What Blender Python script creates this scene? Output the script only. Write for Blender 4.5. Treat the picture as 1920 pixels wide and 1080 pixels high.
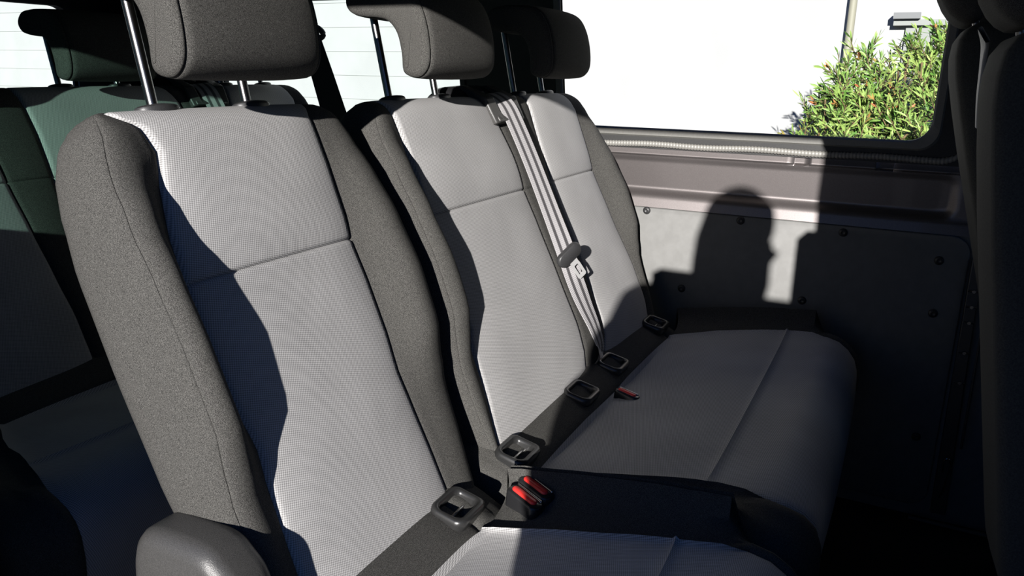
import bpy, bmesh, math, random
from mathutils import Vector, Matrix

for _o in list(bpy.data.objects):
    bpy.data.objects.remove(_o)
scene = bpy.context.scene
COL = scene.collection
H = 1.08                      # camera height above the van floor; all coordinates below are relative to the camera height

# ------------------------------------------------------------------ camera
R = [[0.45515681, -0.23444709, 0.85899176],
     [-0.89028110, -0.13632323, 0.43452911],
     [0.01522645, -0.96252301, -0.27077226]]
cam_data = bpy.data.cameras.new('camera')
cam = bpy.data.objects.new('camera', cam_data)
COL.objects.link(cam)
m = Matrix(((R[0][0], -R[0][1], -R[0][2], 0.0),
            (R[1][0], -R[1][1], -R[1][2], 0.0),
            (R[2][0], -R[2][1], -R[2][2], H),
            (0, 0, 0, 1)))
cam.matrix_world = m
cam_data.sensor_width = 36.0
cam_data.lens = 1450.0 / 1920.0 * 36.0
cam_data.clip_start = 0.02
scene.camera = cam

# ------------------------------------------------------------------ world, sun, exposure
SUN = Vector((1.0, 0.25, -0.265)).normalized()
world = bpy.data.worlds.new('sky')
scene.world = world
world.use_nodes = True
wn = world.node_tree
wn.nodes.clear()
wo = wn.nodes.new('ShaderNodeOutputWorld')
wb = wn.nodes.new('ShaderNodeBackground')
wt = wn.nodes.new('ShaderNodeTexCoord')
wx = wn.nodes.new('ShaderNodeSeparateXYZ')
wr = wn.nodes.new('ShaderNodeValToRGB')           # clear sky: pale near the horizon, deep blue overhead
wr.color_ramp.elements[0].position = 0.0
wr.color_ramp.elements[0].color = (0.22, 0.40, 0.75, 1)
wr.color_ramp.elements[1].position = 0.45
wr.color_ramp.elements[1].color = (0.07, 0.25, 0.85, 1)
wb.inputs['Strength'].default_value = 0.42
wn.links.new(wt.outputs['Generated'], wx.inputs[0])
wn.links.new(wx.outputs['Z'], wr.inputs['Fac'])
wn.links.new(wr.outputs['Color'], wb.inputs['Color'])
wn.links.new(wb.outputs[0], wo.inputs['Surface'])

sd = bpy.data.lights.new('sun', 'SUN')
sd.energy = 10.0
sd.angle = math.radians(0.55)
sd.color = (1.0, 0.965, 0.93)
sun = bpy.data.objects.new('sun', sd)
COL.objects.link(sun)
sun.rotation_euler = SUN.to_track_quat('-Z', 'Y').to_euler()
sun.location = (-6, -2, 4)

scene.view_settings.view_transform = 'Standard'
scene.view_settings.look = 'None'
scene.view_settings.exposure = 0.0
scene.view_settings.gamma = 1.0
scene.view_settings.use_curve_mapping = False

# ------------------------------------------------------------------ materials
def mat(name, color, rough=0.5, metal=0.0, spec=0.5, coat=0.0, sheen=0.0):
    mt = bpy.data.materials.new(name)
    mt.use_nodes = True
    b = mt.node_tree.nodes['Principled BSDF']
    b.inputs['Base Color'].default_value = (*color, 1)
    b.inputs['Roughness'].default_value = rough
    b.inputs['Metallic'].default_value = metal
    b.inputs['Specular IOR Level'].default_value = spec
    b.inputs['Coat Weight'].default_value = coat
    b.inputs['Sheen Weight'].default_value = sheen
    return mt

def noise_mat(name, c0, c1, scale, rough=0.6, metal=0.0, spec=0.4, bump=0.0, bdist=0.001, lo=0.35, hi=0.65, detail=3, coat=0.0, sheen=0.0, rv=0.0):
    mt = mat(name, c0, rough, metal, spec, coat, sheen)
    nt = mt.node_tree
    b = nt.nodes['Principled BSDF']
    tc = nt.nodes.new('ShaderNodeTexCoord')
    nz = nt.nodes.new('ShaderNodeTexNoise')
    nz.inputs['Scale'].default_value = scale
    nz.inputs['Detail'].default_value = detail
    cr = nt.nodes.new('ShaderNodeValToRGB')
    cr.color_ramp.elements[0].position = lo
    cr.color_ramp.elements[1].position = hi
    cr.color_ramp.elements[0].color = (*c0, 1)
    cr.color_ramp.elements[1].color = (*c1, 1)
    nt.links.new(tc.outputs['Object'], nz.inputs['Vector'])
    nt.links.new(nz.outputs['Fac'], cr.inputs['Fac'])
    nt.links.new(cr.outputs['Color'], b.inputs['Base Color'])
    if bump:
        bp = nt.nodes.new('ShaderNodeBump')
        bp.inputs['Strength'].default_value = bump
        bp.inputs['Distance'].default_value = bdist
        nt.links.new(nz.outputs['Fac'], bp.inputs['Height'])
        nt.links.new(bp.outputs['Normal'], b.inputs['Normal'])
    return mt

def weave_mat(name, c0, c1, pitch, sheen=0.0):
    """woven cloth: small offset bumps laid out in the cloth's own UV metres"""
    mt = mat(name, c0, 0.85, 0.0, 0.2, 0.0, sheen)
    nt = mt.node_tree
    L = nt.links.new
    b = nt.nodes['Principled BSDF']
    uv = nt.nodes.new('ShaderNodeUVMap')
    sp = nt.nodes.new('ShaderNodeSeparateXYZ')
    L(uv.outputs['UV'], sp.inputs[0])
    def math_(op, a, bb=None):
        n = nt.nodes.new('ShaderNodeMath')
        n.operation = op
        for i, v in enumerate((a, bb)):
            if v is None:
                continue
            if isinstance(v, (int, float)):
                n.inputs[i].default_value = v
            else:
                L(v, n.inputs[i])
        return n.outputs[0]
    k = 2 * math.pi / pitch
    su = math_('SINE', math_('MULTIPLY', math_('ADD', sp.outputs[0], math_('MULTIPLY', sp.outputs[1], 0.55)), k))
    sv = math_('SINE', math_('MULTIPLY', math_('SUBTRACT', sp.outputs[1], math_('MULTIPLY', sp.outputs[0], 0.45)), k * 1.05))
    pr = math_('MULTIPLY', su, sv)
    h = math_('ADD', math_('MULTIPLY', pr, 0.5), 0.5)
    nz = nt.nodes.new('ShaderNodeTexNoise')
    nz.inputs['Scale'].default_value = 900
    tc = nt.nodes.new('ShaderNodeTexCoord')
    L(tc.outputs['Object'], nz.inputs['Vector'])
    nz2 = nt.nodes.new('ShaderNodeTexNoise')
    nz2.inputs['Scale'].default_value = 9
    L(tc.outputs['Object'], nz2.inputs['Vector'])
    f = math_('ADD', math_('MULTIPLY', h, 0.75), math_('MULTIPLY', nz.outputs['Fac'], 0.25))
    f = math_('ADD', f, math_('MULTIPLY', math_('SUBTRACT', nz2.outputs['Fac'], 0.5), 0.25))
    mx = nt.nodes.new('ShaderNodeMix')
    mx.data_type = 'RGBA'
    L(f, mx.inputs['Factor'])
    mx.inputs['A'].default_value = (*c0, 1)
    mx.inputs['B'].default_value = (*c1, 1)
    L(mx.outputs['Result'], b.inputs['Base Color'])
    bp = nt.nodes.new('ShaderNodeBump')
    bp.inputs['Strength'].default_value = 0.35
    bp.inputs['Distance'].default_value = 0.0005
    L(h, bp.inputs['Height'])
    L(bp.outputs['Normal'], b.inputs['Normal'])
    return mt

def glass_mat(name, tint, gloss=0.04):
    mt = bpy.data.materials.new(name)
    mt.use_nodes = True
    nt = mt.node_tree
    nt.nodes.clear()
    o = nt.nodes.new('ShaderNodeOutputMaterial')
    tr = nt.nodes.new('ShaderNodeBsdfTransparent')
    tr.inputs['Color'].default_value = (*tint, 1)
    gl = nt.nodes.new('ShaderNodeBsdfGlossy')
    gl.inputs['Roughness'].default_value = 0.02
    mx = nt.nodes.new('ShaderNodeMixShader')
    mx.inputs[0].default_value = gloss
    nt.links.new(tr.outputs[0], mx.inputs[1])
    nt.links.new(gl.outputs[0], mx.inputs[2])
    nt.links.new(mx.outputs[0], o.inputs['Surface'])
    return mt

M = {}
M['grey'] = weave_mat('grey_woven_cloth', (0.11, 0.108, 0.107), (0.56, 0.552, 0.546), 0.0044)
M['black'] = noise_mat('black_seat_cloth', (0.024, 0.0235, 0.022), (0.100, 0.097, 0.090), 1300, 0.9, 0, 0.15, 0.5, 0.0006, 0.40, 0.66, 2)
M['plastic'] = noise_mat('black_grained_plastic', (0.022, 0.022, 0.023), (0.032, 0.032, 0.033), 900, 0.42, 0, 0.5, 0.25, 0.0003)
M['plastic_grey'] = noise_mat('grained_grey_plastic', (0.036, 0.0355, 0.034), (0.060, 0.058, 0.056), 1100, 0.36, 0, 0.5, 0.6, 0.0005)
M['gloss'] = mat('smooth_black_plastic', (0.015, 0.015, 0.016), 0.25)
M['steel'] = mat('satin_steel', (0.42, 0.41, 0.40), 0.26, 1.0)
M['post'] = mat('dark_chromed_steel', (0.24, 0.235, 0.23), 0.24, 1.0)
M['frame'] = noise_mat('black_trim', (0.018, 0.018, 0.018), (0.024, 0.024, 0.024), 300, 0.55)
M['window_band'] = noise_mat('dark_grey_rubber', (0.155, 0.153, 0.142), (0.172, 0.170, 0.158), 200, 0.5)
M['paint'] = noise_mat('brown_grey_metallic_paint', (0.155, 0.140, 0.138), (0.205, 0.186, 0.183), 900, 0.46, 0.86, 0.5, 0.03, 0.0002, coat=0.15)
M['panel'] = noise_mat('dark_grey_trim_panel', (0.150, 0.150, 0.145), (0.168, 0.168, 0.163), 40, 0.60, 0, 0.3)
M['floor'] = noise_mat('black_rubber_floor', (0.010, 0.010, 0.011), (0.018, 0.018, 0.019), 120, 0.75, 0, 0.25)
M['red'] = mat('red_button_plastic', (0.75, 0.035, 0.03), 0.3)
M['belt_black'] = mat('black_webbing', (0.012, 0.014, 0.013), 0.7)
M['seal'] = None
M['frame2'] = None
M['head'] = noise_mat('grey_roof_lining', (0.10, 0.105, 0.10), (0.13, 0.135, 0.13), 300, 0.9)
M['facade'] = noise_mat('white_render', (0.345, 0.345, 0.345), (0.37, 0.37, 0.37), 3, 0.85)
M['ground'] = noise_mat('grey_asphalt', (0.05, 0.05, 0.052), (0.10, 0.10, 0.10), 8, 0.9)
M['body_paint'] = mat('white_car_paint', (0.42, 0.42, 0.42), 0.4, 0, 0.5, 0.4)
M['leaf'] = noise_mat('narrow_green_leaf', (0.08, 0.19, 0.03), (0.36, 0.47, 0.13), 9, 0.45, 0, 0.4, detail=5)
M['leaf_new'] = noise_mat('reddish_young_leaf', (0.30, 0.30, 0.07), (0.42, 0.13, 0.06), 12, 0.5)
M['bark'] = noise_mat('brown_bark', (0.12, 0.08, 0.04), (0.2, 0.14, 0.07), 30, 0.9)
M['beige'] = mat('beige_pipe_paint', (0.26, 0.25, 0.19), 0.6)
M['shade_grey'] = mat('grey_sheet_metal', (0.14, 0.145, 0.15), 0.6)
M['pale_grey'] = mat('pale_grey_paint', (0.24, 0.25, 0.24), 0.7)
M['clear'] = glass_mat('clear_window_glass', (0.95, 0.97, 0.96), 0.03)
M['tint'] = glass_mat('green_tinted_glass', (0.20, 0.345, 0.29), 0.03)
M['light_tint'] = glass_mat('pale_tinted_glass', (0.85, 0.93, 0.90), 0.03)
M['skin'] = mat('skin', (0.55, 0.33, 0.24), 0.5)
M['hair'] = noise_mat('dark_brown_hair', (0.03, 0.02, 0.015), (0.07, 0.045, 0.03), 200, 0.6)
M['shirt'] = noise_mat('blue_shirt_cloth', (0.05, 0.07, 0.13), (0.07, 0.09, 0.16), 300, 0.9)
M['trousers'] = noise_mat('dark_trouser_cloth', (0.03, 0.03, 0.035), (0.05, 0.05, 0.055), 300, 0.9)

def stripe_mat():
    """grey seat belt webbing with three paler lengthwise ribs (UV u runs 0..1 across)"""
    mt = mat('striped_belt_webbing', (0.1, 0.1, 0.1), 0.6, 0, 0.4)
    nt = mt.node_tree
    L = nt.links.new
    uv = nt.nodes.new('ShaderNodeUVMap')
    sp = nt.nodes.new('ShaderNodeSeparateXYZ')
    L(uv.outputs['UV'], sp.inputs[0])
    cr = nt.nodes.new('ShaderNodeValToRGB')
    cr.color_ramp.interpolation = 'LINEAR'
    e = cr.color_ramp.elements
    dark, lite = (0.065, 0.062, 0.065, 1), (0.36, 0.35, 0.355, 1)
    e[0].position = 0.0; e[0].color = lite
    e[1].position = 1.0; e[1].color = lite
    for p, c in ((0.19, lite), (0.23, dark), (0.35, dark), (0.39, lite), (0.60, lite), (0.64, dark), (0.77, dark), (0.81, lite)):
        n = e.new(p); n.color = c
    L(sp.outputs[0], cr.inputs['Fac'])
    wv = nt.nodes.new('ShaderNodeMath'); wv.operation = 'MULTIPLY'; wv.inputs[1].default_value = 2 * math.pi / 0.004
    L(sp.outputs[1], wv.inputs[0])
    si = nt.nodes.new('ShaderNodeMath'); si.operation = 'SINE'
    L(wv.outputs[0], si.inputs[0])
    bp = nt.nodes.new('ShaderNodeBump'); bp.inputs['Distance'].default_value = 0.0006; bp.inputs['Strength'].default_value = 0.5
    L(si.outputs[0], bp.inputs['Height'])
    b = nt.nodes['Principled BSDF']
    L(cr.outputs['Color'], b.inputs['Base Color'])
    L(bp.outputs['Normal'], b.inputs['Normal'])
    return mt
M['belt'] = stripe_mat()
M['seal'] = mat('ribbed_silver_seal', (0.20, 0.195, 0.18), 0.5, 0.1)

# ------------------------------------------------------------------ helpers
def empty(name, loc, label=None, cat=None, group=None, kind=None):
    o = bpy.data.objects.new(name, None)
    COL.objects.link(o)
    o.location = (loc[0], loc[1], loc[2] + H)
    o.empty_display_size = 0.05
    tag(o, label, cat, group, kind)
    return o

def tag(o, label=None, cat=None, group=None, kind=None):
    if label: o['label'] = label
    if cat: o['category'] = cat
    if group: o['group'] = group
    if kind: o['kind'] = kind
    return o

def origin_of(o):
    v = Vector((0, 0, 0))
    while o is not None:
        v += o.location
        o = o.parent
    return v

def build(name, verts, faces, material, parent=None, smooth=True, uvs=None, bevel=0.0, subsurf=0, segs=3, angle=40):
    """verts are given relative to the camera height; the mesh is stored relative to its parent"""
    me = bpy.data.meshes.new(name)
    base = origin_of(parent) if parent else None
    vs = [Vector((v[0], v[1], v[2] + H)) for v in verts]
    loc = Vector((0, 0, 0))
    if parent is None:
        xs = [v.x for v in vs]; ys = [v.y for v in vs]; zs = [v.z for v in vs]
        loc = Vector(((min(xs) + max(xs)) / 2, (min(ys) + max(ys)) / 2, min(zs)))
        base = loc
    me.from_pydata([tuple(v - base) for v in vs], [], faces)
    me.update()
    bm = bmesh.new(); bm.from_mesh(me)
    if uvs is None:
        bmesh.ops.recalc_face_normals(bm, faces=bm.faces)
    bm.to_mesh(me); bm.free()
    if uvs is not None:
        ul = me.uv_layers.new(name='UVMap')
        for p in me.polygons:
            for li in p.loop_indices:
                ul.data[li].uv = uvs[me.loops[li].vertex_index]
    me.materials.append(material)
    if smooth:
        me.polygons.foreach_set('use_smooth', [True] * len(me.polygons))
    o = bpy.data.objects.new(name, me)
    COL.objects.link(o)
    o.location = loc
    if parent: o.parent = parent
    if bevel:
        md = o.modifiers.new('bevel', 'BEVEL')
        md.width = bevel; md.segments = segs; md.limit_method = 'ANGLE'; md.angle_limit = math.radians(30)
        md.harden_normals = False
    if subsurf:
        md = o.modifiers.new('sub', 'SUBSURF'); md.levels = subsurf; md.render_levels = subsurf
    if smooth and not subsurf:
        try:
            me.set_sharp_from_angle(angle=math.radians(angle))
        except Exception:
            pass
    return o

class MB:
    def __init__(s): s.v = []; s.f = []
    def add(s, v, f):
        k = len(s.v); s.v += [tuple(q) for q in v]; s.f += [[i + k for i in a] for a in f]
    def box(s, x0, x1, y0, y1, z0, z1):
        s.add([(x0, y0, z0), (x1, y0, z0), (x1, y1, z0), (x0, y1, z0), (x0, y0, z1), (x1, y0, z1), (x1, y1, z1), (x0, y1, z1)],
              [[0, 3, 2, 1], [4, 5, 6, 7], [0, 1, 5, 4], [1, 2, 6, 5], [2, 3, 7, 6], [3, 0, 4, 7]])
    def tube(s, pts, r, n=12, cap=True):
        pts = [Vector(p) for p in pts]
        rs = r if isinstance(r, (list, tuple)) else [r] * len(pts)
        rings = []
        up = Vector((0.13, 0.31, 0.94))
        for i, p in enumerate(pts):
            t = (pts[min(i + 1, len(pts) - 1)] - pts[max(i - 1, 0)]).normalized()
            a = t.cross(up)
            if a.length < 1e-3: a = t.cross(Vector((1, 0, 0)))
            a.normalize(); b = t.cross(a)
            rings.append([p + (a * math.cos(q) + b * math.sin(q)) * rs[i] for q in [2 * math.pi * j / n for j in range(n)]])
        s.loft(rings, cap)
    def loft(s, rings, cap=True, closed=True):
        n = len(rings[0]); v = [q for r_ in rings for q in r_]; f = []
        for i in range(len(rings) - 1):
            for j in range(n if closed else n - 1):
                k = (j + 1) % n
                f.append([i * n + j, i * n + k, (i + 1) * n + k, (i + 1) * n + j])
        if cap:
            f.append(list(range(n))[::-1]); f.append([(len(rings) - 1) * n + j for j in range(n)])
        s.add(v, f)
    def build(s, name, material, parent=None, **k):
        return build(name, s.v, s.f, material, parent, **k)

def prism(poly, a0, a1, axis='x', inset=0.0):
    """closed 2D outline extruded along x (poly=(y,z)), with softened rims"""
    mb = MB()
    cy = sum(p[0] for p in poly) / len(poly); cz = sum(p[1] for p in poly) / len(poly)
    def ring(a, k):
        out = []
        for p in poly:
            d = Vector((p[0] - cy, p[1] - cz)); l = d.length
            q = d * ((l - k) / l) if l > 1e-6 else d
            u, w = cy + q.x, cz + q.y
            out.append({'x': (a, u, w), 'y': (u, a, w), 'z': (u, w, a)}[axis])
        return out
    if inset:
        rings = []
        for t in (0, 0.3, 0.6, 0.85, 1.0):
            rings.append(ring(a0 + inset * (1 - math.sin(t * math.pi / 2)), inset * (1 - math.cos((1 - t) * math.pi / 2))) if False else
                         ring(a0 + inset * (1 - math.cos(t * math.pi / 2)), inset * (1 - math.sin(t * math.pi / 2))))
        r2 = []
        for t in (1.0, 0.85, 0.6, 0.3, 0):
            r2.append(ring(a1 - inset * (1 - math.cos(t * math.pi / 2)), inset * (1 - math.sin(t * math.pi / 2))))
        mb.loft(rings + r2)
    else:
        mb.loft([ring(a0, 0), ring(a1, 0)])
    return mb

def lerp_tab(tab, v):
    if v <= tab[0][0]: return tab[0][1]
    for (a, x), (b, y) in zip(tab, tab[1:]):
        if v <= b:
            t = (v - a) / (b - a); t = t * t * (3 - 2 * t) * 0.5 + t * 0.5
            return x + (y - x) * t
    return tab[-1][1]

def smooth_poly(pts, n=6, closed=True):
    """Catmull-Rom through points"""
    out = []; N = len(pts)
    for i in range(N if closed else N - 1):
        p0 = pts[(i - 1) % N] if closed or i > 0 else pts[0]
        p1 = pts[i]; p2 = pts[(i + 1) % N]
        p3 = pts[(i + 2) % N] if closed or i + 2 < N else pts[-1]
        for k in range(n):
            t = k / n
            out.append(tuple(0.5 * (2 * b + (c - a) * t + (2 * a - 5 * b + 4 * c - d) * t * t + (-a + 3 * b - 3 * c + d) * t ** 3)
                             for a, b, c, d in zip(p0, p1, p2, p3)))
    if not closed: out.append(tuple(pts[-1]))
    return out

# ------------------------------------------------------------------ van shell
XW = 2.03
def wall_x(z):                       # the far side leans inwards above the belt line
    return XW - max(0.0, z + 0.13) * 0.16

def rrect(y0, y1, z0, z1, r, n=8):
    pts = []
    for cy, cz, a0 in ((y1 - r, z1 - r, 0), (y0 + r, z1 - r, 90), (y0 + r, z0 + r, 180), (y1 - r, z0 + r, 270)):
        for k in range(n + 1):
            a = math.radians(a0 + 90 * k / n)
            pts.append((cy + r * math.cos(a), cz + r * math.sin(a)))
    return pts

def ring_cell(mb, fx, inner, Y0, Y1, Z0, Z1, reveal):
    """wall patch Y0..Y1 x Z0..Z1 with a rounded hole, plus the reveal of the hole (reveal<0: towards -x)"""
    cy = sum(p[0] for p in inner) / len(inner); cz = sum(p[1] for p in inner) / len(inner)
    outer = []
    n = len(inner)
    q = n // 4
    corners = [(Y1, Z1), (Y0, Z1), (Y0, Z0), (Y1, Z0)]
    for i, p in enumerate(inner):
        k = i // q; j = i % q
        c = corners[min(k, 3)]
        # first half of each corner arc goes to the side before the corner
        h = (q - 1) / 2
        if j < h:
            t = j / h
            o = (c[0], p[1] + (c[1] - p[1]) * t) if k in (0, 2) else (p[0] + (c[0] - p[0]) * t, c[1])
        elif j > h:
            t = 1 - (j - h) / h
            o = (p[0] + (c[0] - p[0]) * t, c[1]) if k in (0, 2) else (c[0], p[1] + (c[1] - p[1]) * t)
        else:
            o = c
        outer.append(o)
    v = [(fx(p[1]), p[0], p[1]) for p in outer] + [(fx(p[1]), p[0], p[1]) for p in inner] + \
        [(fx(p[1]) + reveal, p[0], p[1]) for p in inner]
    f = []
    for i in range(n):
        k = (i + 1) % n
        f.append([i, k, n + k, n + i]); f.append([n + i, n + k, 2 * n + k, 2 * n + i])
    mb.add(v, f)

def window(idx, fx, inner, glass, frame_mat, depth, band=0.03, inset=0.012, parent=None):
    root = empty('window_%d' % idx, (fx(-0.13), sum(p[0] for p in inner) / len(inner), min(p[1] for p in inner)), kind='structure')
    n = len(inner)
    cy = sum(p[0] for p in inner) / n; cz = sum(p[1] for p in inner) / n
    def off(p, d):
        # push the outline outwards by d
        return (p[0] + (d if p[0] > cy else -d), p[1] + (d if p[1] > cz else -d))
    mb = MB()
    A = [off(p, band) for p in inner]; B = [off(p, band - 0.004) for p in inner]; C = [off(p, 0.004) for p in inner]; D = inner
    s = -1 if depth < 0 else 1
    rings = [[(fx(p[1]) + d, p[0], p[1]) for p in P_] for P_, d in ((A, 0.0), (B, -0.006 * s * -1 * -1), (C, -0.006 * s), (D, -0.002 * s), (D, 0.012 * s))]
    mb.loft(rings, cap=False)
    mb.build('window_frame', frame_mat, root)
    g = MB()
    g.loft([[(fx(p[1]) + 0.008 * s, p[0], p[1]) for p in D]], cap=False)
    g.f = [list(range(n))]
    g.build('window_glass', glass, root, smooth=False)
    return root

M['frame_band'] = M['window_band']
W1 = rrect(-0.035, 0.872, -0.142, 0.24, 0.045)
W2 = rrect(1.20, 2.16, -0.142, 0.20, 0.05)
FRONTW = rrect(-1.35, -0.42, -0.142, 0.24, 0.06)
wl = MB()
ring_cell(wl, wall_x, W1, -0.22, 1.03, -0.195, 0.30, 0.010)
ring_cell(wl, wall_x, W2, 1.03, 2.60, -0.195, 0.30, 0.03)
ring_cell(wl, wall_x, FRONTW, -1.75, -0.22, -0.195, 0.30, 0.03)
# plain strips and the pressed metal zone under the windows
def sd_rrect(y, z, y0, y1, z0, z1, r):
    cy, cz = (y0 + y1) / 2, (z0 + z1) / 2
    qx = abs(y - cy) - (y1 - y0) / 2 + r; qz = abs(z - cz) - (z1 - z0) / 2 + r
    return math.hypot(max(qx, 0), max(qz, 0)) + min(max(qx, qz), 0) - r
def sstep(t):
    t = max(0.0, min(1.0, t)); return t * t * (3 - 2 * t)
def press_x(y, z):
    d1 = sd_rrect(y, z, -0.115, 2.3, -0.322, -0.207, 0.035)
    x = XW
    t = sstep(-d1 / 0.024)
    x += 0.009 * t + (0.014 * (z + 0.207) / -0.115 - 0.006) * t      # recess leans, its floor faces slightly down
    if z > -0.212: x += 0.007 - 0.010 * min(1.0, max(0.0, (-0.188 - z) / 0.022))
    # lip above the lower panel swells inwards
    x -= 0.010 * min(1.0, max(0.0, (-0.312 - z) / 0.040)) + 0.002 * sstep((-0.318 - z) / 0.01)
    # small pressed notches under the seal
    for yc in (0.235, 0.047):
        if abs(y - yc) < 0.018 and -0.214 < z < -0.190: x += 0.006
    return x
ys = sorted(set([-1.75, -1.2, -0.7, -0.3, -0.2] + [-0.15 + 0.005 * i for i in range(12)] + [-0.09 + 0.02 * i for i in range(60)] +
                [yc + s_ * w_ for yc in (0.235, 0.047) for s_ in (-1, 1) for w_ in (0.0175, 0.0195)] + [1.2, 1.5, 1.8, 2.1, 2.25, 2.27, 2.29, 2.31, 2.6]))
zs = [-0.195 - 0.0025 * i for i in range(63)]
pz = MB()
grid = [[(press_x(y, z), y, z) for y in ys] for z in zs]
pz.loft(grid, cap=False, closed=False)
# lower wall sheet behind the trim panel, roof band
lw = MB()
lw.loft([[(XW + 0.004, y, z) for y in (-1.75, 2.6)] for z in (-0.350, -1.08)], cap=False, closed=False)
wl.loft([[(wall_x(z), y, z) for y in (-1.75, 2.6)] for z in (0.30, 0.40)], cap=False, closed=False)
o = wl.build('wall_left', M['frame'], None, angle=30); tag(o, kind='structure')
o = pz.build('trim_1', M['paint'], None, angle=75); tag(o, kind='structure')
o = lw.build('trim_2', M['panel'], None, smooth=False); tag(o, kind='structure')
window(1, wall_x, W1, M['clear'], M['window_band'], 1, band=0.022)
window(2, wall_x, W2, M['light_tint'], M['frame'], 1, band=0.022)
window(3, wall_x, FRONTW, M['clear'], M['frame'], 1, band=0.022)

# outer skin so the shell reads solid from outside too
sk = MB()
for (a, b, c, d) in ((-1.75, 2.6, -1.3, -0.175),):
    sk.box(XW + 0.045, XW + 0.06, a, b, c, d)
o = sk.build('trim_3', M['body_paint'], None, smooth=False, bevel=0.004); tag(o, kind='structure')

# ribbed seal under the window
rs = MB()
seal_pts = [(XW - 0.004, -0.10 + 0.004 * i) for i in range(300)]
rings = []
for i in range(560):
    y = -0.118 + 0.004 * i / 2
    if y > 1.0: break
    wob = 0.0015 * math.sin(y * 23) - 0.002 * (1 - math.cos(min(1, max(0, (y - 0.1) / 0.9)) * 2))
    z = -0.183 + wob + (0.03 * max(0, (-0.06 - y) / 0.06) ** 2)
    r = 0.0085 if i % 4 < 2 else 0.0072
    rings.append([(XW - 0.003 + r * 0.6 * math.cos(a), y, z + r * math.sin(a)) for a in [math.pi * 2 * k / 8 for k in range(8)]])
rs.loft(rings)
o = rs.build('window_seal', M['seal'], None, angle=80)
tag(o, 'thin ribbed silver rubber seal running along under the big side window', 'seal')

# lower trim panel with push pins
pn = empty('side_trim_panel', (XW, 0.4, -1.03), 'flat dark grey lower side panel under the window, held by round push pins', 'panel')
pts = rrect(-0.155, 1.12, -1.045, -0.352, 0.045)
mb = MB()
n = len(pts)
cy, cz = 0.48, -0.7
def shr(p, d): return (p[0] + (-d if p[0] > cy else d), p[1] + (-d if p[1] > cz else d))
mb.loft([[(XW + 0.003, *p) for p in pts], [(XW - 0.008, *p) for p in pts], [(XW - 0.011, *shr(p, 0.003)) for p in pts]])
mb.build('panel_board', M['panel'], pn, angle=50)
for (y, z) in ((0.615, -0.358 - 0.02), (0.365, -0.361 - 0.02), (0.119, -0.366 - 0.02), (0.504, -0.564), (0.194, -0.552), (-0.094, -0.412), (-0.100, -0.54), (-0.109, -0.859), (0.86, -0.38), (0.86, -0.56)):
    c = MB()
    if z > -0.4: z += 0.018
    rings = []
    for r, h in ((0.0105, 0.0), (0.0105, 0.0015), (0.0085, 0.004), (0.005, 0.0052), (0.0035, 0.004), (0.0006, 0.0036)):
        rings.append([(XW - 0.011 - h, y + r * math.cos(a), z + r * math.sin(a)) for a in [2 * math.pi * k / 20 for k in range(20)]])
    c.loft(rings)
    c.build('push_pin', M['plastic'], pn)

# roof, floor, near side, rear, front
rf = MB(); rf.box(0.30, 2.02, -1.75, 2.66, 0.385, 0.42)
o = rf.build('ceiling', M['head'], None, smooth=False); tag(o, kind='structure')
fl = MB(); fl.box(0.25, 2.09, -1.75, 2.66, -1.14, -1.08)
o = fl.build('floor', M['floor'], None, smooth=False); tag(o, kind='structure')

XN = 0.38
def near_x(z): return XN + max(0.0, z + 0.13) * 0.12
nr = MB()
W4 = rrect(1.02, 2.16, -0.186, 0.22, 0.05)
W5 = rrect(-1.30, -0.52, -0.14, 0.22, 0.06)
ring_cell(nr, near_x, W4, 0.97, 2.60, -0.30, 0.39, -0.03)
ring_cell(nr, near_x, W5, -1.75, -0.40, -0.30, 0.39, -0.03)
nr.box(XN - 0.06, XN + 0.003, 0.97, 2.60, -1.3, -0.29)
nr.add([(x, y, z) for x in (XN - .05, XN - .0) for (y, z) in ((.90, .40), (.90, -.18), (.82, -.42), (.80, -1.12), (1.03, -1.12), (1.03, .40))],
       [[0, 1, 2, 3, 4, 5], [11, 10, 9, 8, 7, 6], [0, 6, 7, 1], [1, 7, 8, 2], [2, 8, 9, 3], [3, 9, 10, 4], [4, 10, 11, 5], [5, 11, 6, 0]])
nr.box(XN - 0.06, XN + 0.003, -1.75, -0.30, -1.3, -0.29)
nr.box(XN - 0.04, XN + 0.05, -0.45, -0.235, 0.0, 0.40)                    # B pillar beside the sliding door opening
nr.box(XN - 0.04, XN + 0.05, -0.45, -0.195, -1.12, 0.05)
nr.box(XN - 0.04, XN + 0.06, -0.42, 1.0, 0.292, 0.40)                     # door header
nr.box(XN - 0.10, XN + 0.02, -0.42, 1.0, -1.3, -1.09)                     # sill
o = nr.build('wall_right', M['frame'], None, smooth=False, bevel=0.003); tag(o, kind='structure')
window(4, near_x, W4, M['tint'], M['frame'], -1, band=0.02)
window(5, near_x, W5, M['clear'], M['frame'], -1, band=0.02)

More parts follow.
